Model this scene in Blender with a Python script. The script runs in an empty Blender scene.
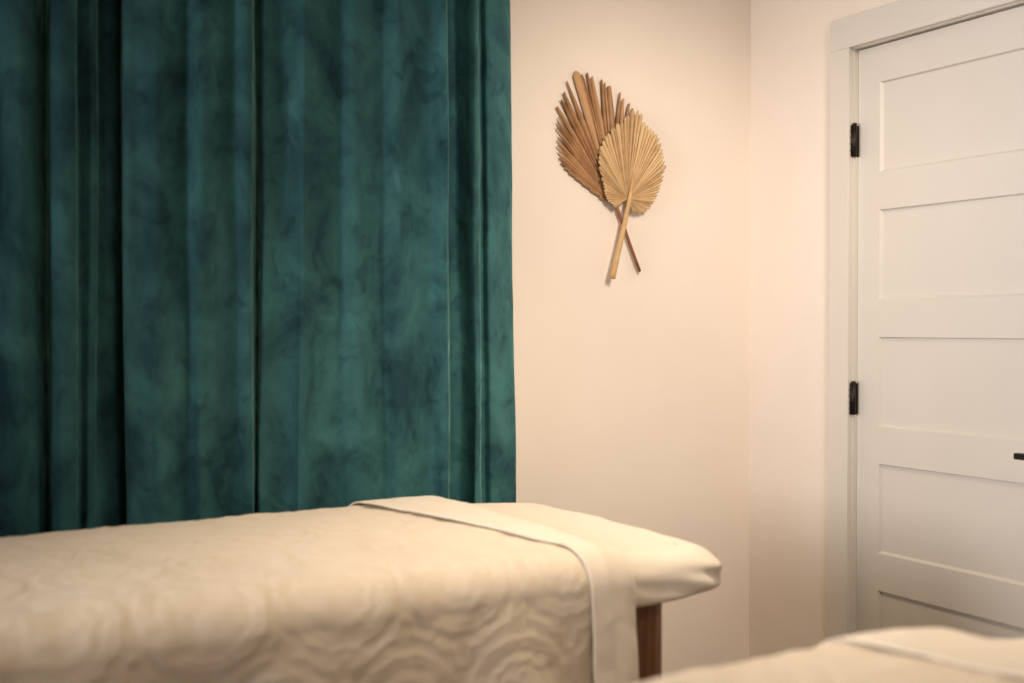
import bpy, bmesh, math, random
from mathutils import Vector, Matrix, noise
random.seed(7)
PI = math.pi
S = bpy.context.scene
COL = S.collection
# ---------------------------------------------------------------- camera
# room frame: back wall is Y=0, right (door) wall is X=0, floor Z=0, metres
CX, CY, CZ = -2.486, -2.685, 1.23
YAW = math.radians(30.6)
F = 1100.0
cam = bpy.data.cameras.new('camera')
camo = bpy.data.objects.new('camera', cam)
COL.objects.link(camo)
camo.location = (CX, CY, CZ)
camo.rotation_euler = (math.radians(90 - 0.81), 0, -YAW)
cam.sensor_width = 36
cam.lens = F / 1024 * 36
cam.dof.use_dof = True
cam.dof.focus_distance = 3.25
cam.dof.aperture_fstop = 1.8
cam.clip_start = 0.02
S.camera = camo
# ---------------------------------------------------------------- world, exposure
w = bpy.data.worlds.new('world'); S.world = w; w.use_nodes = True
bg = w.node_tree.nodes['Background']
bg.inputs[0].default_value = (0.75, 0.85, 1.0, 1); bg.inputs[1].default_value = 0.1
S.view_settings.view_transform = 'Standard'
S.view_settings.look = 'None'
S.view_settings.gamma = 1
S.view_settings.use_curve_mapping = False
S.view_settings.exposure = -0.15

def area(name, loc, rot, size, power, col, sy=None, spread=180):
    l = bpy.data.lights.new(name, 'AREA'); l.energy = power; l.color = col
    l.size = size
    if sy: l.shape = 'RECTANGLE'; l.size_y = sy
    else: l.shape = 'DISK'
    l.spread = math.radians(spread)
    o = bpy.data.objects.new(name, l); o.location = loc; o.rotation_euler = rot
    COL.objects.link(o); return o
# three unseen spotlights balanced for the lighting, the last added as frontal fill: (place, aim, watts, colour, cone degrees, softness)
SPOTS = [
    (Vector((-0.90, -1.90, 2.43)), Vector((-.50, -.10, 1.40)), 128, (1.0, .84, .69), 60, .22),
    (Vector((-1.10, -1.12, 2.43)), Vector((-1.20, -1.0, .80)), 112, (1.0, .80, .58), 100, .10),
    (Vector((-1.30, -3.20, 2.43)), Vector((-.70, 0, 1.20)), 74, (1.0, .86, .74), 60, .20),
]
for p_, a_, e_, c_, z_, r_ in SPOTS:
    sl = bpy.data.lights.new('spotlight_beam', 'SPOT'); sl.energy = e_; sl.color = c_
    sl.spot_size = math.radians(z_); sl.spot_blend = 1.0; sl.shadow_soft_size = r_
    slo = bpy.data.objects.new('spotlight_beam', sl); COL.objects.link(slo)
    d_ = (a_-p_).normalized(); slo.location = p_ + d_*.035; slo.rotation_euler = d_.to_track_quat('-Z', 'Y').to_euler()
# fill light added at an unseen left window, for door wall and curtain
area('window_fill', (-4.35, -1.3, 1.47), (0, -PI/2, 0), 1.1, 19, (1.0, 0.925, 0.90), sy=1.1, spread=56)

# ---------------------------------------------------------------- material helpers
def nodes(name):
    m = bpy.data.materials.new(name); m.use_nodes = True
    nt = m.node_tree
    return m, nt, nt.nodes['Principled BSDF']
def N(nt, t, **kw):
    n = nt.nodes.new(t)
    for k, v in kw.items():
        if k in n.inputs: n.inputs[k].default_value = v
        else: setattr(n, k, v)
    return n
def coords(nt, scale=(1, 1, 1), generated=False):
    tc = N(nt, 'ShaderNodeTexCoord'); mp = N(nt, 'ShaderNodeMapping')
    mp.inputs['Scale'].default_value = scale
    nt.links.new(tc.outputs['Object'], mp.inputs[0]); return mp.outputs[0]
def simple(name, c1, c2=None, rough=0.6, scale=(8, 8, 8), nscale=3.0, detail=4, bump=0.0, bscale=60, bdist=0.002, sheen=0, spec=0.5, metal=0):
    m, nt, b = nodes(name)
    b.inputs['Roughness'].default_value = rough
    b.inputs['Metallic'].default_value = metal
    b.inputs['Specular IOR Level'].default_value = spec
    co = coords(nt, scale)
    if c2 is None: c2 = c1
    n = N(nt, 'ShaderNodeTexNoise'); n.inputs['Scale'].default_value = nscale; n.inputs['Detail'].default_value = detail
    nt.links.new(co, n.inputs[0])
    r = N(nt, 'ShaderNodeValToRGB')
    r.color_ramp.elements[0].position = 0.3; r.color_ramp.elements[0].color = (*c1, 1)
    r.color_ramp.elements[1].position = 0.7; r.color_ramp.elements[1].color = (*c2, 1)
    nt.links.new(n.outputs[0], r.inputs[0]); nt.links.new(r.outputs[0], b.inputs['Base Color'])
    if sheen:
        b.inputs['Sheen Weight'].default_value = sheen
        b.inputs['Sheen Roughness'].default_value = 0.4
    if bump:
        n2 = N(nt, 'ShaderNodeTexNoise'); n2.inputs['Scale'].default_value = bscale; n2.inputs['Detail'].default_value = 3
        tc = N(nt, 'ShaderNodeTexCoord'); nt.links.new(tc.outputs['Object'], n2.inputs[0])
        bp = N(nt, 'ShaderNodeBump'); bp.inputs['Strength'].default_value = bump; bp.inputs['Distance'].default_value = bdist
        nt.links.new(n2.outputs[0], bp.inputs['Height']); nt.links.new(bp.outputs[0], b.inputs['Normal'])
    return m

M = {}
M['wall'] = simple('wall_paint', (0.85, 0.765, 0.675), (0.87, 0.785, 0.695), 0.75, nscale=0.6, bump=0.25, bscale=180, bdist=0.0006, spec=0.25)
M['ceiling'] = simple('ceiling_paint', (0.82, 0.80, 0.76), (0.84, 0.82, 0.78), 0.8, bump=0.2, bscale=140, bdist=0.0006)
M['dark'] = simple('bounce_cutting_dark_green', (0.09, 0.12, 0.11), (0.10, 0.13, 0.12), 0.8, bump=0.2, bscale=160, bdist=0.0006)  # dark tone given to the unseen walls to cut bounce light
M['trim'] = simple('trim_paint', (0.68, 0.645, 0.585), (0.70, 0.665, 0.605), 0.38, spec=0.4, nscale=0.5)
M['blanket'] = simple('blanket_cotton', (0.79, 0.685, 0.545), (0.83, 0.725, 0.585), 0.9, bump=0.5, bscale=420, bdist=0.0012, sheen=0.15, spec=0.15)
M['sheet'] = simple('sheet_cotton', (0.84, 0.76, 0.64), (0.86, 0.78, 0.66), 0.85, bump=0.3, bscale=35, bdist=0.003, sheen=0.1, spec=0.2)
M['vinyl'] = simple('cushion_vinyl', (0.45, 0.33, 0.24), (0.48, 0.36, 0.26), 0.5, bump=0.2, bscale=200, bdist=0.0006)
M['bronze'] = simple('dark_bronze', (0.018, 0.013, 0.010), (0.028, 0.02, 0.015), 0.42, metal=0.6)
M['steel'] = simple('bronze_screw', (0.05, 0.04, 0.03), (0.07, 0.055, 0.04), 0.35, metal=0.8)
M['shade'] = simple('opal_glass', (0.9, 0.85, 0.75), (0.92, 0.87, 0.77), 0.3)
M['rod'] = simple('rod_metal', (0.03, 0.025, 0.02), (0.05, 0.04, 0.03), 0.35, metal=0.9)

def wood(name, c1, c2, scale, rough=0.45):
    m, nt, b = nodes(name); b.inputs['Roughness'].default_value = rough
    co = coords(nt, scale)
    n = N(nt, 'ShaderNodeTexNoise'); n.inputs['Scale'].default_value = 3; n.inputs['Detail'].default_value = 8; n.inputs['Distortion'].default_value = 0.6
    nt.links.new(co, n.inputs[0])
    r = N(nt, 'ShaderNodeValToRGB')
    r.color_ramp.elements[0].position = 0.35; r.color_ramp.elements[0].color = (*c1, 1)
    r.color_ramp.elements[1].position = 0.65; r.color_ramp.elements[1].color = (*c2, 1)
    nt.links.new(n.outputs[0], r.inputs[0]); nt.links.new(r.outputs[0], b.inputs['Base Color'])
    bp = N(nt, 'ShaderNodeBump'); bp.inputs['Strength'].default_value = 0.15; bp.inputs['Distance'].default_value = 0.001
    nt.links.new(n.outputs[0], bp.inputs['Height']); nt.links.new(bp.outputs[0], b.inputs['Normal'])
    return m
M['leg'] = wood('stained_beech', (0.15, 0.06, 0.025), (0.30, 0.135, 0.06), (14, 14, 1.0))

def floor_mat():
    m, nt, b = nodes('oak_floorboards'); b.inputs['Roughness'].default_value = 0.4
    co = coords(nt)
    br = N(nt, 'ShaderNodeTexBrick'); br.inputs['Scale'].default_value = 1
    br.inputs['Brick Width'].default_value = 1.2; br.inputs['Row Height'].default_value = 0.13
    br.inputs['Mortar Size'].default_value = 0.0016
    br.inputs['Color1'].default_value = (0.20, 0.11, 0.055, 1); br.inputs['Color2'].default_value = (0.26, 0.15, 0.08, 1)
    br.inputs['Mortar'].default_value = (0.06, 0.035, 0.02, 1)
    nt.links.new(co, br.inputs[0])
    n = N(nt, 'ShaderNodeTexNoise'); n.inputs['Scale'].default_value = 4; n.inputs['Detail'].default_value = 8
    nt.links.new(coords(nt, (1.5, 16, 1)), n.inputs[0])
    mx = N(nt, 'ShaderNodeMix', data_type='RGBA', blend_type='MULTIPLY'); mx.inputs[0].default_value = 0.6
    nt.links.new(br.outputs[0], mx.inputs[6]); nt.links.new(n.outputs[0], mx.inputs[7])
    nt.links.new(mx.outputs[2], b.inputs['Base Color']); return m
M['floor'] = floor_mat()

def velvet():
    m, nt, b = nodes('teal_velvet')
    b.inputs['Roughness'].default_value = 0.8
    b.inputs['Specular IOR Level'].default_value = 0.15
    b.inputs['Sheen Weight'].default_value = 1.0
    b.inputs['Sheen Roughness'].default_value = 0.30
    b.inputs['Sheen Tint'].default_value = (0.28, 0.60, 0.58, 1)
    # large soft patches where the nap lies another way
    n = N(nt, 'ShaderNodeTexNoise'); n.inputs['Scale'].default_value = 6.5; n.inputs['Detail'].default_value = 5; n.inputs['Roughness'].default_value = 0.6; n.inputs['Distortion'].default_value = 0.5
    nt.links.new(coords(nt, (1.0, 1.0, 0.75)), n.inputs[0])
    r = N(nt, 'ShaderNodeValToRGB')
    r.color_ramp.elements[0].position = 0.33; r.color_ramp.elements[0].color = (0.013, 0.052, 0.066, 1)
    r.color_ramp.elements[1].position = 0.66; r.color_ramp.elements[1].color = (0.052, 0.172, 0.180, 1)
    nt.links.new(n.outputs[0], r.inputs[0])
    # small crush marks
    n2 = N(nt, 'ShaderNodeTexNoise'); n2.inputs['Scale'].default_value = 20; n2.inputs['Detail'].default_value = 4; n2.inputs['Distortion'].default_value = 0.8
    nt.links.new(coords(nt, (1.0, 1.0, 0.9)), n2.inputs[0])
    r2 = N(nt, 'ShaderNodeValToRGB')
    r2.color_ramp.elements[0].position = 0.30; r2.color_ramp.elements[0].color = (0.55, 0.55, 0.6, 1)
    r2.color_ramp.elements[1].position = 0.46; r2.color_ramp.elements[1].color = (1, 1, 1, 1)
    nt.links.new(n2.outputs[0], r2.inputs[0])
    mx = N(nt, 'ShaderNodeMix', data_type='RGBA', blend_type='MULTIPLY'); mx.inputs[0].default_value = 0.75
    nt.links.new(r.outputs[0], mx.inputs[6]); nt.links.new(r2.outputs[0], mx.inputs[7])
    nt.links.new(mx.outputs[2], b.inputs['Base Color'])
    bp = N(nt, 'ShaderNodeBump'); bp.inputs['Strength'].default_value = 0.8; bp.inputs['Distance'].default_value = 0.014
    n3 = N(nt, 'ShaderNodeTexNoise'); n3.inputs['Scale'].default_value = 9; n3.inputs['Detail'].default_value = 3; n3.inputs['Distortion'].default_value = 1.0
    nt.links.new(coords(nt, (1.0, 1.0, 0.8)), n3.inputs[0])
    nt.links.new(n3.outputs[0], bp.inputs['Height']); nt.links.new(bp.outputs[0], b.inputs['Normal'])
    return m
M['velvet'] = velvet()

def leafmat(name, c1, c2, c3):
    m, nt, b = nodes(name); b.inputs['Roughness'].default_value = 0.6
    b.inputs['Specular IOR Level'].default_value = 0.3
    at = N(nt, 'ShaderNodeAttribute', attribute_name='seg')
    n = N(nt, 'ShaderNodeTexNoise'); n.inputs['Scale'].default_value = 30; n.inputs['Detail'].default_value = 4
    tc = N(nt, 'ShaderNodeTexCoord'); nt.links.new(tc.outputs['Object'], n.inputs[0])
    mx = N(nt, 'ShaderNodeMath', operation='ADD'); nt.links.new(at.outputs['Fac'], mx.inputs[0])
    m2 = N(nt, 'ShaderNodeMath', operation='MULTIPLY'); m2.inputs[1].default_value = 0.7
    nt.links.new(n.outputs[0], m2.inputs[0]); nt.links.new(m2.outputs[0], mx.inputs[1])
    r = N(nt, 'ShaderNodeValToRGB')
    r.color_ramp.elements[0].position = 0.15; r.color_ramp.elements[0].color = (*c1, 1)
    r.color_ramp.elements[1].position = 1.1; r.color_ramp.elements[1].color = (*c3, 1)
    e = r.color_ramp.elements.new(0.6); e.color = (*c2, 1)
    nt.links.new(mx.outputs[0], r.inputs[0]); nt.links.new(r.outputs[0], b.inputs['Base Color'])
    return m
M['leaf_pale'] = leafmat('dried_palm_straw', (0.32, 0.185, 0.08), (0.53, 0.355, 0.18), (0.68, 0.49, 0.27))
M['leaf_brown'] = leafmat('dried_palm_brown', (0.16, 0.075, 0.033), (0.38, 0.205, 0.098), (0.55, 0.325, 0.165))
M['stem_pale'] = simple('straw_stem', (0.50, 0.30, 0.13), (0.64, 0.42, 0.20), 0.55, scale=(10, 10, 10))
M['stem_brown'] = simple('brown_stem', (0.24, 0.09, 0.04), (0.34, 0.14, 0.07), 0.55, scale=(10, 10, 10))

# ---------------------------------------------------------------- object helpers
def link(name, bm, mat, parent=None, smooth=False):
    bmesh.ops.recalc_face_normals(bm, faces=bm.faces)
    me = bpy.data.meshes.new(name); bm.to_mesh(me); bm.free()
    if smooth:
        for p in me.polygons: p.use_smooth = True
    me.materials.append(mat)
    o = bpy.data.objects.new(name, me); COL.objects.link(o)
    if parent: o.parent = parent
    return o
def empty(name, loc, label, cat, group=None):
    o = bpy.data.objects.new(name, None); COL.objects.link(o); o.location = loc
    o.empty_display_size = 0.1
    tag(o, label, cat, group); return o
def tag(o, label, cat, group=None):
    o['label'] = label; o['category'] = cat
    if group: o['group'] = group
    return o
def struct(o): o['kind'] = 'structure'; return o
def box(bm, x0, x1, y0, y1, z0, z1, bev=0.0):
    b = bmesh.new(); bmesh.ops.create_cube(b, size=1)
    for v in b.verts:
        v.co = Vector(((x0+x1)/2 + v.co.x*(x1-x0), (y0+y1)/2 + v.co.y*(y1-y0), (z0+z1)/2 + v.co.z*(z1-z0)))
    if bev: bmesh.ops.bevel(b, geom=b.edges[:], offset=bev, segments=2, affect='EDGES', profile=0.6)
    t = bpy.data.meshes.new('t'); b.to_mesh(t); b.free(); bm.from_mesh(t); bpy.data.meshes.remove(t)
def tube(bm, pts, rads, seg=12, caps=True):
    """tapering tube through pts"""
    rings = []
    for i, p in enumerate(pts):
        p = Vector(p)
        a = Vector(pts[max(0, i-1)]); c = Vector(pts[min(len(pts)-1, i+1)])
        d = (c - a).normalized()
        u = d.orthogonal().normalized() if abs(d.z) < .99 else Vector((1, 0, 0))
        if abs(d.z) < .99: u = d.cross(Vector((0, 0, 1))).normalized()
        v = d.cross(u)
        r = rads[i] if isinstance(rads, (list, tuple)) else rads
        rings.append([bm.verts.new(p + (u*math.cos(2*PI*k/seg) + v*math.sin(2*PI*k/seg))*r) for k in range(seg)])
    for A, B in zip(rings, rings[1:]):
        for k in range(seg): bm.faces.new((A[k], A[(k+1) % seg], B[(k+1) % seg], B[k]))
    if caps:
        bm.faces.new(rings[0][::-1]); bm.faces.new(rings[-1])
def lathe(bm, prof, c, seg=32):
    rings = [[bm.verts.new((c[0]+r*math.cos(2*PI*k/seg), c[1]+r*math.sin(2*PI*k/seg), c[2]+z)) for k in range(seg)] for r, z in prof]
    for A, B in zip(rings, rings[1:]):
        for k in range(seg): bm.faces.new((A[k], A[(k+1) % seg], B[(k+1) % seg], B[k]))
    bm.faces.new(rings[0][::-1]); bm.faces.new(rings[-1])
def smin(a, b, k):
    h = max(k - abs(a-b), 0)/k
    return min(a, b) - h*h*k*0.25
def sstep(a, b, x):
    t = min(1, max(0, (x-a)/(b-a))); return t*t*(3-2*t)

# ---------------------------------------------------------------- the room
RX0, RY0, H = -4.3, -4.7, 2.6
def slab(name, *a, mat='wall'):
    bm = bmesh.new(); box(bm, *a); return struct(link(name, bm, M[mat]))
slab('floor', RX0-.1, .12, RY0-.1, .12, -.1, 0, mat='floor')
slab('ceiling', RX0-.1, .12, RY0-.1, .12, H, H+.1, mat='ceiling')
slab('wall_back', RX0-.1, .12, 0, .12, 0, H)
slab('wall_front', RX0-.1, .12, RY0-.1, RY0, 0, H, mat='dark')
# right wall with the doorway cut out
DY1 = CY + 2.251          # hinge edge of the door slab
FX = .018                 # the slab sits this far behind the wall face
DW, DH = 0.740, 2.03
DY0 = DY1 - DW
g = 0.004
bm = bmesh.new()
box(bm, 0, .12, DY1+.022, 0, 0, H)
box(bm, 0, .12, RY0, DY0-.022, 0, H)
box(bm, 0, .12, DY0-.022, DY1+.022, DH+.026, H)
struct(link('wall_right', bm, M['wall']))
# unseen left wall with an opening added for the fill light
bm = bmesh.new()
wy0, wy1, wz0, wz1 = -1.95, -.65, .97, 2.17
box(bm, RX0-.12, RX0, RY0, wy0, 0, H); box(bm, RX0-.12, RX0, wy1, 0, 0, H)
box(bm, RX0-.12, RX0, wy0, wy1, 0, wz0); box(bm, RX0-.12, RX0, wy0, wy1, wz1, H)
struct(link('wall_left', bm, M['dark']))
bm = bmesh.new()
for a in ((wy0, wy0+.05, wz0, wz1), (wy1-.05, wy1, wz0, wz1), (wy0, wy1, wz0, wz0+.05), (wy0, wy1, wz1-.05, wz1), ((wy0+wy1)/2-.02, (wy0+wy1)/2+.02, wz0, wz1)):
    box(bm, RX0-.10, RX0-.05, *a)
win = struct(link('fill_window_1', bm, M['trim']))  # unseen frame added around the fill light
# baseboards
for nm, a in (('baseboard_back', (RX0, 0, -.015, 0, 0, .12)), ('baseboard_right', (-.015, 0, DY1+.115, -.015, 0, .12)),
              ('baseboard_front', (-.015, 0, RY0, DY0-.08, 0, .12)),
              ('baseboard_left', (RX0, RX0+.015, RY0, -.015, 0, .12))):
    bm = bmesh.new(); box(bm, *a, bev=.003); struct(link(nm, bm, M['trim']))
# door casing: two legs and a header board, then the jamb
CT = 0.02
CW = 0.072
for nm, a in (('trim_1', (-CT, 0, DY1+.003, DY1+.003+CW, 0, DH+.006)),
              ('trim_2', (-CT, 0, DY0-.003-CW, DY0-.003, 0, DH+.006)),
              ('trim_3', (-CT-.001, 0, DY0-.003-CW, DY1+.003+CW, DH+.006, DH+.098))):
    bm = bmesh.new(); box(bm, *a, bev=.0015); struct(link(nm, bm, M['trim']))
bm = bmesh.new()
box(bm, 0, .12, DY1+.001, DY1+.022, 0, DH+.022)
box(bm, 0, .12, DY0-.022, DY0-.003, 0, DH+.022)
box(bm, 0, .12, DY0-.022, DY1+.022, DH+.004, DH+.026)
box(bm, .056, .07, DY1-.010, DY1+.003, 0, DH+.004)
box(bm, .056, .07, DY0-.003, DY0+.010, 0, DH+.004)
box(bm, .056, .07, DY0, DY1, DH-.008, DH+.004)
struct(link('trim_4', bm, M['trim']))

# door slab: five recessed flat panels with sloped edges
def door():
    bm = bmesh.new()
    st, rail, pit, top = .078, .1065, .3636, .104
    fx, rx = FX, FX+.009     # face and recessed face
    ys = [DY0, DY0+st, DY1-st, DY1]
    zs = [0.008]
    pans = []
    z = DH - top
    for k in range(5):
        pans.append((z-(pit-rail), z)); z -= pit
    levels = sorted({0.008, DH} | {v for p in pans for v in p})
    def q(a): bm.faces.new([bm.verts.new(v) for v in a])
    for z0, z1 in zip(levels, levels[1:]):
        ispan = any(abs(z0-p[0]) < 1e-6 for p in pans)
        for j in range(3):
            y0, y1 = ys[j], ys[j+1]
            if j == 1 and ispan:
                s = .007
                o_ = [(fx, y0, z0), (fx, y1, z0), (fx, y1, z1), (fx, y0, z1)]
                i_ = [(rx, y0+s, z0+s), (rx, y1-s, z0+s), (rx, y1-s, z1-.003), (rx, y0+s, z1-.003)]
                for k in range(4): q([o_[k], o_[(k+1) % 4], i_[(k+1) % 4], i_[k]])
                q(i_)
            else: q([(fx, y0, z0), (fx, y1, z0), (fx, y1, z1), (fx, y0, z1)])
    X = FX+.036
    for a in ([(fx, DY0, .008), (fx, DY0, DH), (X, DY0, DH), (X, DY0, .008)], [(fx, DY1, .008), (fx, DY1, DH), (X, DY1, DH), (X, DY1, .008)],
              [(fx, DY0, DH), (fx, DY1, DH), (X, DY1, DH), (X, DY0, DH)], [(fx, DY0, .008), (fx, DY1, .008), (X, DY1, .008), (X, DY0, .008)],
              [(X, DY0, .008), (X, DY1, .008), (X, DY1, DH), (X, DY0, DH)]): q(a)
    bmesh.ops.remove_doubles(bm, verts=bm.verts, dist=1e-5)
    d = struct(link('door_1', bm, M['trim']))
    for zc in (1.767, 1.018, .26):
        bm = bmesh.new()
        tube(bm, [(-.002, DY1-.003, zc-.046), (-.002, DY1-.003, zc+.046)], .0072, 12)
        for k in range(1, 5):
            z = zc-.046+k*.0184
            tube(bm, [(-.008, DY1+.002, z-.0006), (-.008, DY1+.002, z+.0006)], .0078, 12)
        box(bm, -.012, FX+.001, DY1-.002, DY1+.0025, zc-.045, zc+.045)
        h = link('hinge', bm, M['bronze'], d, True); h['label'] = 'dark bronze hinge'
        bm = bmesh.new()
        tube(bm, [(-.002, DY1-.003, zc+.046), (-.002, DY1-.003, zc+.049), (-.002, DY1-.003, zc+.052)], [.0076, .0076, .004], 12)
        pn = link('hinge_pin', bm, M['steel'], h, True)
    # lever handle
    yc, zc = DY0+.068, .909
    bm = bmesh.new()
    box(bm, FX-.009, FX, yc-.032, yc+.032, zc-.032, zc+.032, bev=.003)
    h = link('door_handle', bm, M['bronze'], d); h['label'] = 'dark bronze lever handle'
    bm = bmesh.new()
    tube(bm, [(FX-.009, yc, zc), (FX-.050, yc, zc)], .009, 16)
    box(bm, FX-.062, FX-.046, yc-.010, yc+.123, zc-.008, zc+.008, bev=.003)
    link('lever', bm, M['bronze'], h)
door()

# ---------------------------------------------------------------- unseen ceiling spotlights, fixtures added around the beams
for (p_, a_, e_, c_, z_, r_), lb in zip(SPOTS, ('small unseen ceiling spotlight aimed at the wall beside the door', 'small unseen ceiling spotlight shining down on the table ends', 'small unseen spotlight behind the camera, added as frontal fill on the palm leaves')):
    d_ = (a_-p_).normalized()
    sp = empty('unseen_spotlight', (p_.x, p_.y, H), lb, 'spotlight', 'unseen ceiling spotlights for the lighting')
    bm = bmesh.new(); lathe(bm, [(.050, -.018), (.055, -.012), (.055, 0)], (0, 0, 0)); link('base_plate', bm, M['rod'], sp, True)
    bm = bmesh.new(); c0 = Vector((0, 0, p_.z-H)); tube(bm, [(0, 0, -.016), c0-d_*.06], .007, 12); link('arm', bm, M['rod'], sp, True)
    bm = bmesh.new(); tube(bm, [c0-d_*.085, c0-d_*.07, c0+d_*.015], [.022, .046, .05], 28, True); link('lamp_head', bm, M['rod'], sp, True)

# ---------------------------------------------------------------- curtains
def wx(px, dist=2.585):   # where a line of sight meets the plane of the curtain
    return CX + dist*math.tan(YAW + math.atan((px-512)/F))
def catmull(P, t):
    n = len(P)-1; t = min(max(t, 0), n-1e-6); i = int(t); f = t-i
    p0, p1, p2, p3 = (P[max(0, min(n, i+k))] for k in (-1, 0, 1, 2))
    return tuple(.5*((2*b) + (-a+c)*f + (2*a-5*b+4*c-d)*f*f + (-a+3*b-3*c+d)*f**3) for a, b, c, d in zip(p0, p1, p2, p3))
def curtain(name, pts, label, seed, ztop=2.42, zbot=.015):
    """pts: fold line in plan, (line of sight, depth towards the room); the fold line wanders a little over the height"""
    P = [(wx(p, -CY-.055-d*1.2), d) for p, d in pts]
    nu = (len(P)-1)*9; nv = 110
    bm = bmesh.new(); rows = []
    xm0, xm1 = P[0][0], P[-1][0]
    for j in range(nv+1):
        v = j/nv; z = ztop + (zbot-ztop)*v
        row = []
        low = sstep(.25, 1.0, v)
        for i in range(nu+1):
            t = i/9
            x, d = catmull(P, t)
            amp = 1.45 - .30*low
            wob = noise.noise(Vector((t*.55+seed, v*2.2, 0)))*.012*(.3+v)
            sh = .024*(v-.45)*((x-xm0)/(xm1-xm0) if seed > 5 else 0)
            dd = d*amp + noise.noise(Vector((x*7+seed, z*2.6, 3)))*.010 + noise.noise(Vector((x*22, z*9, seed)))*.0028
            row.append(bm.verts.new((x+wob+sh, -.055-dd, z)))
        rows.append(row)
    for A, B in zip(rows, rows[1:]):
        for k in range(nu): bm.faces.new((A[k], B[k], B[k+1], A[k+1]))
    root = empty(name, (0, 0, 0), label, 'curtain', 'floor-length velvet curtains')
    bpy_o = link('fabric', bm, M['velvet'], root, True)
    md = bpy_o.modifiers.new('thickness', 'SOLIDIFY'); md.thickness = .0035; md.offset = 0
    # hooks on the rod
    for k in range(7):
        x = xm0 + .03 + (xm1-xm0-.06)*k/6
        b2 = bmesh.new()
        n = 16
        tube(b2, [(x, -.085+.020*math.cos(2*PI*a/n), 2.447+.020*math.sin(2*PI*a/n)) for a in range(n)] + [(x, -.065, 2.447)], .002, 6)
        link('curtain_ring', b2, M['rod'], root, True)
    return root
left_pts = [(-150, .02), (-135, .05), (-115, .06), (-95, .03), (-80, .015), (-62, .045), (-40, .055), (-22, .05), (-8, .035), (8, .052), (22, .058), (34, .045), (42, .018), (46, .0), (50, .012), (54, .050), (60, .066), (70, .066), (75, .056),
            (78, .036), (84, .040), (91, .044), (95, .036), (98, .020), (106, .022), (114, .020), (120, .0), (123, -.005), (124, .03), (127, .058), (136, .062), (146, .068), (158, .072), (168, .064), (180, .052), (190, .060), (199, .076), (208, .070), (220, .054),
            (232, .056), (242, .070), (249, .068), (253, .045), (255.5, .015), (256, .0)]
right_pts = [(257.5, .0), (258, .020), (259, .045), (262, .056), (272, .052), (284, .056), (294, .068), (301, .078), (308, .068), (320, .052), (334, .052), (346, .066), (355, .074), (364, .066), (376, .054), (386, .062), (396, .076), (405, .070), (418, .054), (430, .060),
             (440, .082), (444, .086), (446, .064), (447, .030), (450, .012), (457, .012), (463, .028), (470, .052), (475, .062), (477.5, .052), (479, .030), (482, .022), (487, .038), (492, .038), (500, .027), (507, .017), (511, .006), (512, -.006)]
curtain('velvet_curtain', left_pts, 'dark teal velvet curtain, left panel, reaching out of the left edge of the picture', 1.7)
curtain('velvet_curtain', right_pts, 'dark teal velvet curtain, right panel, its free edge beside the palm leaves', 9.3)
rod = empty('curtain_rod', (0, 0, 0), 'dark metal curtain rod above the teal curtains', 'curtain rod')
bm = bmesh.new(); tube(bm, [(wx(-150)-.12, -.085, 2.447), (wx(512)+.10, -.085, 2.447)], .011, 16); link('pole', bm, M['rod'], rod, True)
for x in (wx(-150)-.12, wx(512)+.10):
    bm = bmesh.new(); bmesh.ops.create_uvsphere(bm, u_segments=20, v_segments=12, radius=.024, matrix=Matrix.Translation((x, -.085, 2.447))); link('finial', bm, M['rod'], rod, True)
for x in (wx(-150)-.07, wx(512)+.06):
    bm = bmesh.new(); box(bm, x-.008, x+.008, -.095, 0, 2.43, 2.436); box(bm, x-.015, x+.015, -.004, 0, 2.40, 2.48, bev=.001); link('bracket', bm, M['rod'], rod)

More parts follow.
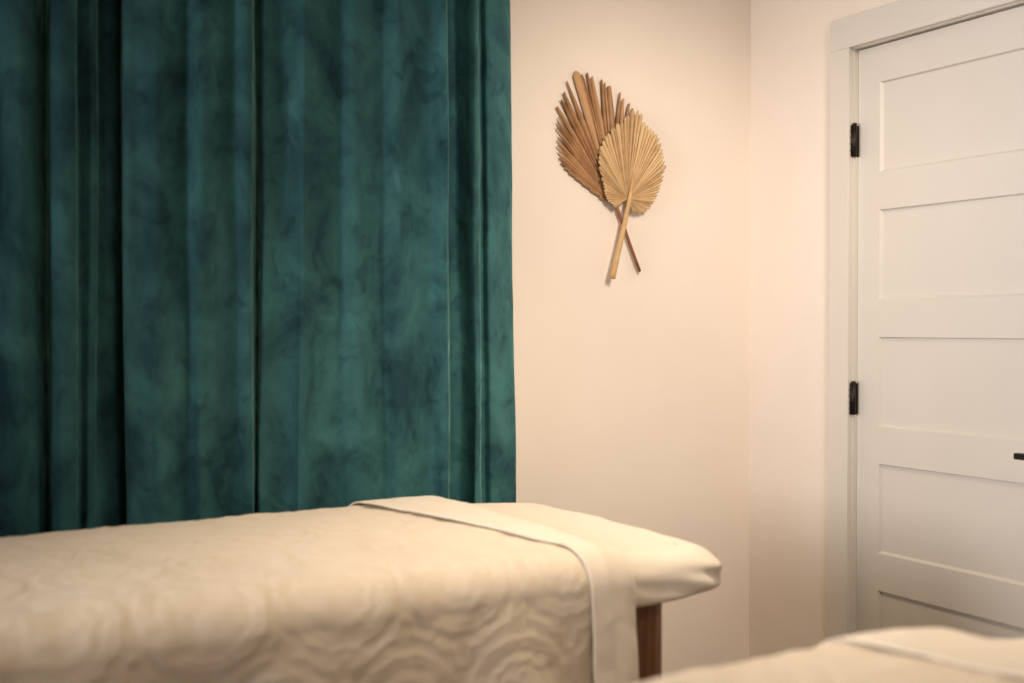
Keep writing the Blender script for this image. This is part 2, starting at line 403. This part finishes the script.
# ---------------------------------------------------------------- palm leaves
PXM = 1100/3.285      # photograph scale on this bit of wall
def wallpt(px, py, off=None):
    off = LEAFOFF if off is None else off
    x = CX + (-CY-off)*math.tan(YAW + math.atan((px-512)/F))
    a = YAW + math.atan((px-512)/F)
    D = (-CY-off)/math.cos(a)*math.cos(a-YAW)
    z = CZ - (py-326)/F*D
    return x, z
def palm(name, base, fingers, stem, mat, stemmat, label, depth, lift, seed, srad, pleat):
    """fingers: (tip px, tip width px, fuse radius px on its left boundary, on its right, left boundary angle, right boundary angle)"""
    global LEAFOFF
    LEAFOFF = depth+.006
    rnd = random.Random(seed)
    bx, bz = wallpt(*base)
    root = empty(name, (bx, -depth, bz), label, 'dried leaf', 'crossed palm leaves on the wall')
    bm = bmesh.new(); lay = bm.verts.layers.float.new('seg')
    B = Vector(base)
    def W(p):
        x, z = wallpt(p.x, p.y); return Vector((x-bx, 0, z-bz))
    for (tip, tw, rl, rr, al, ar) in fingers:
        tip = Vector(tip); L = (tip-B).length; d = (tip-B).normalized(); nrm = Vector((-d.y, d.x))
        tl, tr = tip - nrm*tw/2, tip + nrm*tw/2
        val = rnd.random()*.5; n = 36; rows = []
        for k in range(n+1):
            s = k/n; r = s*L
            brown = pleat < .0072
            def edge(rf, a, te):
                ray = Vector((math.sin(a), -math.cos(a)))
                if r <= rf: return B + ray*r
                q = 1-(1-(r-rf)/max(L-rf, .01))**(1.9 if brown and tw < 5 else 1.0)
                return (B+ray*rf).lerp(te, q)
            wl, wr = W(edge(rl, al, tl)), W(edge(rr, ar, tr)); mid = (wl+wr)/2
            if s > .96:
                q_ = math.sqrt(max(.06, 1-((s-.96)/.04)**2)); wl, wr = mid.lerp(wl, q_), mid.lerp(wr, q_)
            width = (wl-wr).length
            ridge = min(pleat, .42*width+.0004)
            d0 = -.0015 - lift*s*s - .003*val
            curl = -.005*s*s*noise.noise(Vector((seed, val*30, s)))
            row = []
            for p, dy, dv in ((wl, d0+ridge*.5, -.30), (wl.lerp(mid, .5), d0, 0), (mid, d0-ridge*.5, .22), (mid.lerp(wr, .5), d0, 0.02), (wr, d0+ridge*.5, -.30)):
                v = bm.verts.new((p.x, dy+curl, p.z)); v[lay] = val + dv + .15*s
                row.append(v)
            rows.append(row)
        for A, B2 in zip(rows, rows[1:]):
            for k in range(4): bm.faces.new((A[k], B2[k], B2[k+1], A[k+1]))
    fo = link('blade', bm, mat, root)
    md = fo.modifiers.new('thickness', 'SOLIDIFY'); md.thickness = .0007; md.offset = 0
    bm = bmesh.new(); pts = []
    for (px, py, o) in stem:
        x, z = wallpt(px, py); pts.append((x-bx, o, z-bz))
    tube(bm, pts, srad, 14)
    link('stem', bm, stemmat, root, True)
    return root
def ang_(b, p): return math.atan2(p[0]-b[0], -(p[1]-b[1]))
# pale front leaf: tight pleats fused almost to the rim
rnd = random.Random(3)
b1 = (628, 199)
o1 = [(616, 208), (609, 203), (605, 196), (603, 183), (599.5, 170), (598, 158), (601, 146), (606, 136), (614, 126), (623, 118), (631, 113), (633.5, 109.5), (641, 109), (642.5, 119), (652, 130), (660.5, 141), (663, 155), (665.5, 165), (663, 178), (659, 192), (654, 203), (647, 211), (640, 213.5), (633, 211)]
aa = [ang_(b1, p) for p in o1]
for i in range(1, len(aa)):
    while aa[i] < aa[i-1]: aa[i] += 2*PI
if aa[0] > 0: aa = [a-2*PI for a in aa]
def rim(a):
    for i in range(len(aa)-1):
        if aa[i] <= a <= aa[i+1]:
            f = (a-aa[i])/(aa[i+1]-aa[i]); return (Vector(o1[i]).lerp(Vector(o1[i+1]), f)-Vector(b1)).length
    return (Vector(o1[-1])-Vector(b1)).length
n1_ = 58
# pleats sit closer together low on the fan, where it is short
cum = [0.0]
for q in range(400):
    cum.append(cum[-1] + rim(aa[0]+(aa[-1]-aa[0])*(q+.5)/400)**.7)
def warp(k):
    t = k/n1_*cum[-1]
    for q in range(400):
        if cum[q+1] >= t: return aa[0]+(aa[-1]-aa[0])*(q+(t-cum[q])/(cum[q+1]-cum[q]))/400
    return aa[-1]
ed = [warp(k + (rnd.uniform(-.25, .25) if 0 < k < n1_ else 0)) for k in range(n1_+1)]
f1 = []
for k in range(n1_):
    am = (ed[k]+ed[k+1])/2; L = rim(am)*(1+rnd.uniform(-.02, .012)); wp = rim(am)*(ed[k+1]-ed[k])
    tip = Vector(b1)+Vector((math.sin(am), -math.cos(am)))*L
    f1.append((tuple(tip), max(.5, wp*rnd.uniform(.3, .8)), rim(ed[k])*rnd.uniform(.90, .98), rim(ed[k+1])*rnd.uniform(.90, .98), ed[k], ed[k+1]))
for k in range(n1_-1):      # neighbours share the radius where they part
    a, b = list(f1[k]), list(f1[k+1]); b[2] = a[3]; f1[k], f1[k+1] = tuple(a), tuple(b)
st1 = [(633, 172, -.004), (630.5, 187, -.009), (628.5, 198, -.012), (623.8, 222, -.011), (617.8, 250, -.010), (612.4, 274, -.009), (611.4, 278.5, -.009)]
palm('dried_palm_leaf', b1, f1, st1, M['leaf_pale'], M['stem_pale'], 'pale straw dried palm leaf with tight pleats and a thick tan stem, in front', .023, .004, 11, [.0012, .0045, .0066, .0072, .0082, .0096, .0094], .0075)
# brown back leaf: (tip, tip width, radius where it parts from the next finger)
b2 = (616, 206)
tp = [((600, 197), 2, 17), ((591, 190), 2, 24), ((583, 183.5), 2, 34), ((576, 177.5), 2, 42), ((570, 172.5), 2, 49), ((565.5, 167.5), 2, 56), ((562, 162.5), 2, 60), ((560, 157), 1.6, 63), ((558.6, 151), 1.4, 60),
      ((557.6, 145.5), 1.2, 66), ((558, 140), 1.2, 62), ((559.3, 135.5), 1.2, 74), ((557, 128), 1.2, 74), ((557.6, 122), 1.6, 82), ((558.4, 117.5), 1.0, 74), ((557.8, 107), 2.6, 82),
      ((561.5, 100), 1.2, 108), ((564.3, 92.5), 2.0, 84), ((567.3, 81.4), 1.2, 86), ((576.3, 71.6), 7.6, 126), ((582, 75), 2.0, 88), ((587.8, 73.2), 2.0, 116), ((592.3, 77), 2.4, 86),
      ((602.2, 80.0), 2.0, 114), ((604.8, 83), 1.8, 104), ((609.6, 86.5), 4.0, 82), ((620.4, 93), 1.6, 92), ((623.6, 99), 2.2, 80), ((629.4, 104), 2.2, 76), ((632.8, 109), 2.2, 60)]
f2 = []
A2 = [ang_(b2, t[0]) for t in tp]
# wedge boundaries: mid-way between fingers, the broad finger takes more
bd = [A2[0]-.06] + [(A2[i]*tp[i+1][1]**.5+A2[i+1]*tp[i][1]**.5)/(tp[i][1]**.5+tp[i+1][1]**.5) for i in range(len(tp)-1)] + [A2[-1]+.05]
for i in range(1, len(tp)):
    if tp[i][1] > 5: bd[i] = A2[i]-.042; bd[i+1] = A2[i]+.040
for i, (p, tw, r) in enumerate(tp):
    f2.append((p, tw, tp[i-1][2] if i else 14, r, bd[i], bd[i+1]))
st2 = [(613, 199, -.004), (616, 206, -.006), (624, 228, -.006), (631, 248, -.006), (639.7, 271.5, -.006)]
palm('dried_palm_leaf', b2, f2, st2, M['leaf_brown'], M['stem_brown'], 'brown dried palm leaf with open pointed fingers, behind the pale one', .007, .002, 5, [.003, .0056, .0054, .0050, .0046], .007)

# ---------------------------------------------------------------- massage tables and bedding
BX0, BX1 = -2.92, -.990      # foot and head end of table 1
BY0, BY1 = -1.03, -.285
TOP, BOT = .803, .700
YC = (BY0+BY1)/2; HW = (BY1-BY0)/2
DROP = .022; DROP0 = .40; SHEET_OFF = .019
def headdrop(x):    # the padding sinks towards the head end
    return DROP*sstep(BX1-DROP0, BX1+.04, x)
def crown(y): return .006*(1-((y-YC)/HW)**2)

def fitted(grow=0.0):
    """rounded padded slab; perimeter x cross profile"""
    bm = bmesh.new()
    R = .085; hx = (BX1-BX0)/2; xc = (BX0+BX1)/2
    per = []
    def arc(cx, cy, a0, n=26):
        return [(cx+R*math.cos(a0+PI/2*k/n), cy+R*math.sin(a0+PI/2*k/n), math.cos(a0+PI/2*k/n), math.sin(a0+PI/2*k/n)) for k in range(n+1)]
    cs = [arc(BX1-R, BY1-R, 0), arc(BX0+R, BY1-R, PI/2), arc(BX0+R, BY0+R, PI), arc(BX1-R, BY0+R, 3*PI/2)]
    for i, c in enumerate(cs):
        per += c
        nx = cs[(i+1) % 4][0]; a = c[-1]
        m = 90 if i in (0, 2) else 36
        for k in range(1, m): per.append((a[0]+(nx[0]-a[0])*k/m, a[1]+(nx[1]-a[1])*k/m, a[2], a[3]))
    # inset profile from the top centre over the shoulder to the underside
    prof = []
    for k in range(24): prof.append(((1-k/24), 0, 'top'))
    rows = []
    r = .052; rb = .014
    T = TOP; Bz = BOT
    secs = [(r+.26*(1-k/14)**1.0+.0, 0.0, 1) for k in range(14)]
    secs += [(r*(1-math.sin(PI/2*k/10)), r*(1-math.cos(PI/2*k/10)), 1) for k in range(11)]
    hh = (T-Bz)-r-rb
    secs += [(0, r+hh*k/6, 1) for k in range(1, 6)]
    secs += [(rb*(1-math.cos(PI/2*k/8)), r+hh+rb*math.sin(PI/2*k/8), 1) for k in range(0, 9)]
    secs += [(rb+.05, T-Bz, 0)]
    for ins, dz, _ in secs:
        row = []
        for i, (x, y, nx, ny) in enumerate(per):
            px, py = x-nx*ins, y-ny*ins
            # keep the centre from crossing for the corners
            if ins > R:
                e = ins
                px = min(max(px, BX0+e), BX1-e); py = min(max(py, BY0+e), BY1-e)
            f = sstep(-.2, 1, dz/(T-Bz))
            lift = .018*sstep(BX1-.25, BX1, px)*f
            z = T - dz + crown(py) - headdrop(px)*(1-f*.45) + lift
            # gathers of the tucked corners
            ang = math.atan2(ny, nx)
            cornerw = max(0, 1-abs(abs(math.sin(2*ang))-1)*1.4) if abs(nx*ny) > .02 else 0
            pk = cornerw*math.sin(ang*38+2*noise.noise(Vector((ang*5, dz*20, 0))))*.0045*sstep(.02, .07, dz)
            cd = math.exp(-((px-BX1)**2+(abs(py-YC)-HW)**2)/.03)
            pk += (math.sin(px*70+z*120+4*py)*.0022 + .004*math.sin(z*150+px*30))*cd*sstep(.015, .05, dz)
            wr = noise.noise(Vector((px*9, py*9, z*16)))*.005 + noise.noise(Vector((px*26-z*20, py*20, z*22)))*.0016
            o = pk+wr*(.4+.6*sstep(0, .05, dz)) + .003*math.sin(dz/(T-Bz)*PI)
            row.append(bm.verts.new((px+nx*o, py+ny*o, z + (wr*.7 if dz < .03 else 0))))
        rows.append(row)
    n = len(per)
    for A, B in zip(rows, rows[1:]):
        for k in range(n): bm.faces.new((A[k], A[(k+1) % n], B[(k+1) % n], B[k]))
    bm.faces.new(rows[0]); bm.faces.new(rows[-1][::-1])
    return bm

def relief(s, t):
    """matelasse relief: rows of scalloped medallions joined by leafy scrolls"""
    W_ = .215
    h = 0.0
    row = math.floor(t/W_); fy = t - (row+.5)*W_
    sx = s + (W_/2 if row % 2 else 0)
    fx = sx - (math.floor(sx/W_)+.5)*W_
    r = math.hypot(fx, fy); th = math.atan2(fy, fx)
    rr = r + .004*abs(math.sin(7*th))
    n1 = .55+.9*noise.noise(Vector((s*9, t*9, 1)))
    for R_, wd, am in ((.096, .006, 1.1), (.084, .004, .7)):
        h += am*math.exp(-((rr-R_)/wd)**2)
    rs = r + .008*abs(math.sin(5*th))
    h += n1*.9*math.exp(-((rs-.062)/.005)**2)
    pet = .024 + .014*abs(math.cos(2.5*th))
    h += n1*.8*math.exp(-((r-pet)/.006)**2)
    h += 0.8*noise.noise(Vector((s*26, t*34, 7))) + .4*noise.noise(Vector((s*60, t*75, 3)))
    # little leaves in the spandrels
    cx_, cy_ = abs(abs(fx)-W_/2), abs(abs(fy)-W_/2)
    q = math.hypot(cx_, cy_)
    h += .8*math.exp(-((q-.035-.012*math.cos(4*math.atan2(cy_, cx_+1e-6)))/.006)**2)
    return h

def drape(xa, xb, off, near_z, far_z, nx, r=.055, flare=.02, amp=.0, wr=.004, wrs=8, xl=None, xr=None, step=.004, seed=0, thick=.004, settle=False):
    """cloth lying over the table and hanging down on both long sides"""
    bm = bmesh.new()
    y0, y1 = BY0-off, BY1+off; zt = TOP+off; r = r+off
    prof = []    # (y,z,ny,nz,len)
    d = 0
    def add(y, z, ny, nz):
        nonlocal d
        if prof: d += math.hypot(y-prof[-1][0], z-prof[-1][1])
        prof.append((y, z, ny, nz, d))
    ln = (zt-r)-near_z; n = max(2, int(ln/step))
    for k in range(n): add(y0, near_z+ln*k/n, -1, 0)
    m = int(r*PI/2/step)
    for k in range(m+1):
        a = PI/2*k/m; add(y0+r-r*math.cos(a), zt-r+r*math.sin(a), -math.cos(a), math.sin(a))
    wd = (y1-r)-(y0+r); n = int(wd/step/1.3)
    for k in range(1, n): add(y0+r+wd*k/n, zt, 0, 1)
    for k in range(m+1):
        a = PI/2*(1-k/m); add(y1-r+r*math.cos(a), zt-r+r*math.sin(a), math.cos(a), math.sin(a))
    ln = (zt-r)-far_z; n = max(2, int(ln/.02))
    for k in range(1, n+1): add(y1, zt-r-ln*k/n, 1, 0)
    rows = []
    for (y, z, ny, nz, L) in prof:
        u = (y-y0)/(y1-y0)
        a = xl(u, z) if xl else xa; b = xr(u, z) if xr else xb
        row = []
        for i in range(nx+1):
            x = a+(b-a)*i/nx
            hang = max(0, zt-r-z)
            fo = flare*hang/.4 + (.010*math.sin(x*17+seed)+.006*math.sin(x*31+2+seed))*min(1, hang/.25)
            fo += noise.noise(Vector((x*wrs, L*wrs, seed)))*wr + noise.noise(Vector((x*wrs*3.1, L*wrs*3.1, seed+4)))*wr*.4
            if amp: fo += amp*relief(x, L+.07)
            fo += thick*.5
            if settle: fo -= (SHEET_OFF-.0035)*sstep(-1.315, -1.250, x)*(1 if hang == 0 else 1)
            zz = z + (crown(y)-headdrop(x))*(1 if nz > .01 else max(0, 1-hang*4))
            row.append(bm.verts.new((x, y+ny*fo, zz+nz*fo)))
        rows.append(row)
    for A, B in zip(rows, rows[1:]):
        for k in range(nx): bm.faces.new((A[k], A[k+1], B[k+1], B[k]))
    return bm

def make_table():
    t = empty('massage_table', (0, 0, 0), '', 'massage table', 'massage tables made up with cream bedding')
    bm = bmesh.new(); box(bm, BX0+.03, BX1-.06, BY0+.035, BY1-.035, BOT+.006, TOP-.045, bev=.02); link('cushion', bm, M['vinyl'], t, True)
    for sx in (0, 1):
        for sy in (0, 1):
            x1 = BX1-.132 if sx else BX0+.228
            y0 = BY0+.055 if not sy else BY1-.125
            bm = bmesh.new(); box(bm, x1-.070, x1, y0, y0+.070, 0, BOT+.004, bev=.024); link('leg', bm, M['leg'], t)
    bm = bmesh.new()
    for y0 in (BY0+.075, BY1-.105): box(bm, BX0+.228, BX1-.228, y0, y0+.03, BOT-.10, BOT+.004, bev=.003)
    for x0 in (BX0+.178, BX1-.208): box(bm, x0, x0+.03, BY0+.125, BY1-.125, BOT-.10, BOT+.004, bev=.003)
    link('rail', bm, M['leg'], t)
    bm = bmesh.new(); box(bm, BX0+.178, BX1-.178, YC-.02, YC+.02, .22, .26, bev=.003)
    for x0 in (BX0+.178, BX1-.208): box(bm, x0, x0+.03, BY0+.125, BY1-.125, .22, .26, bev=.003)
    link('stretcher', bm, M['leg'], t)
    fs = link('fitted_sheet', fitted(), M['sheet'], None, True)
    bl = link('blanket', drape(BX0-.05, -1.312, .005, .34, .34, 400, amp=.0013, wr=.005, wrs=6, seed=2), M['blanket'], None, True)
    md = bl.modifiers.new('thickness', 'SOLIDIFY'); md.thickness = .006; md.offset = 1
    fl = lambda u, z: -1.352 - .170*max(0, min(1, u))
    fr = lambda u, z: -1.243 + .02*max(0, (.7-z))*.8
    sh = link('top_sheet', drape(0, 0, SHEET_OFF, .30, .32, 46, amp=0, wr=.003, wrs=9, seed=5, xl=fl, xr=fr, step=.008, flare=.012, settle=True), M['sheet'], None, True)
    md = sh.modifiers.new('thickness', 'SOLIDIFY'); md.thickness = .003; md.offset = 0
    return t, fs, bl, sh
first = make_table()
DROP = .054; DROP0 = .50; SHEET_OFF = .0155      # the padding of the near table sinks more at its head end
second = make_table()
OFF = Vector((.122, -1.345, 0))
for o in second: o.location = OFF
G = 'massage tables made up with cream bedding'
tag(first[0], 'massage table with brown wooden legs standing in front of the teal curtain', 'massage table', G)
tag(second[0], 'massage table nearest the camera, cut by the lower right edge, in front of the door', 'massage table', G)
tag(first[1], 'cream fitted sheet around the padded head end, on the table by the curtain', 'fitted sheet', 'fitted sheets on the massage tables')
tag(second[1], 'cream fitted sheet on the nearest massage table, below the door', 'fitted sheet', 'fitted sheets on the massage tables')
tag(first[2], 'cream blanket with raised scalloped pattern, draped over the table by the curtain', 'blanket', 'cream blankets on the massage tables')
tag(second[2], 'blurred cream blanket on the nearest massage table at the lower right', 'blanket', 'cream blankets on the massage tables')
tag(first[3], 'cream top sheet turned down over the blanket, hanging beside the wooden leg', 'sheet', 'turned-down top sheets')
tag(second[3], 'blurred cream top sheet turned down on the nearest table, below the door', 'sheet', 'turned-down top sheets')
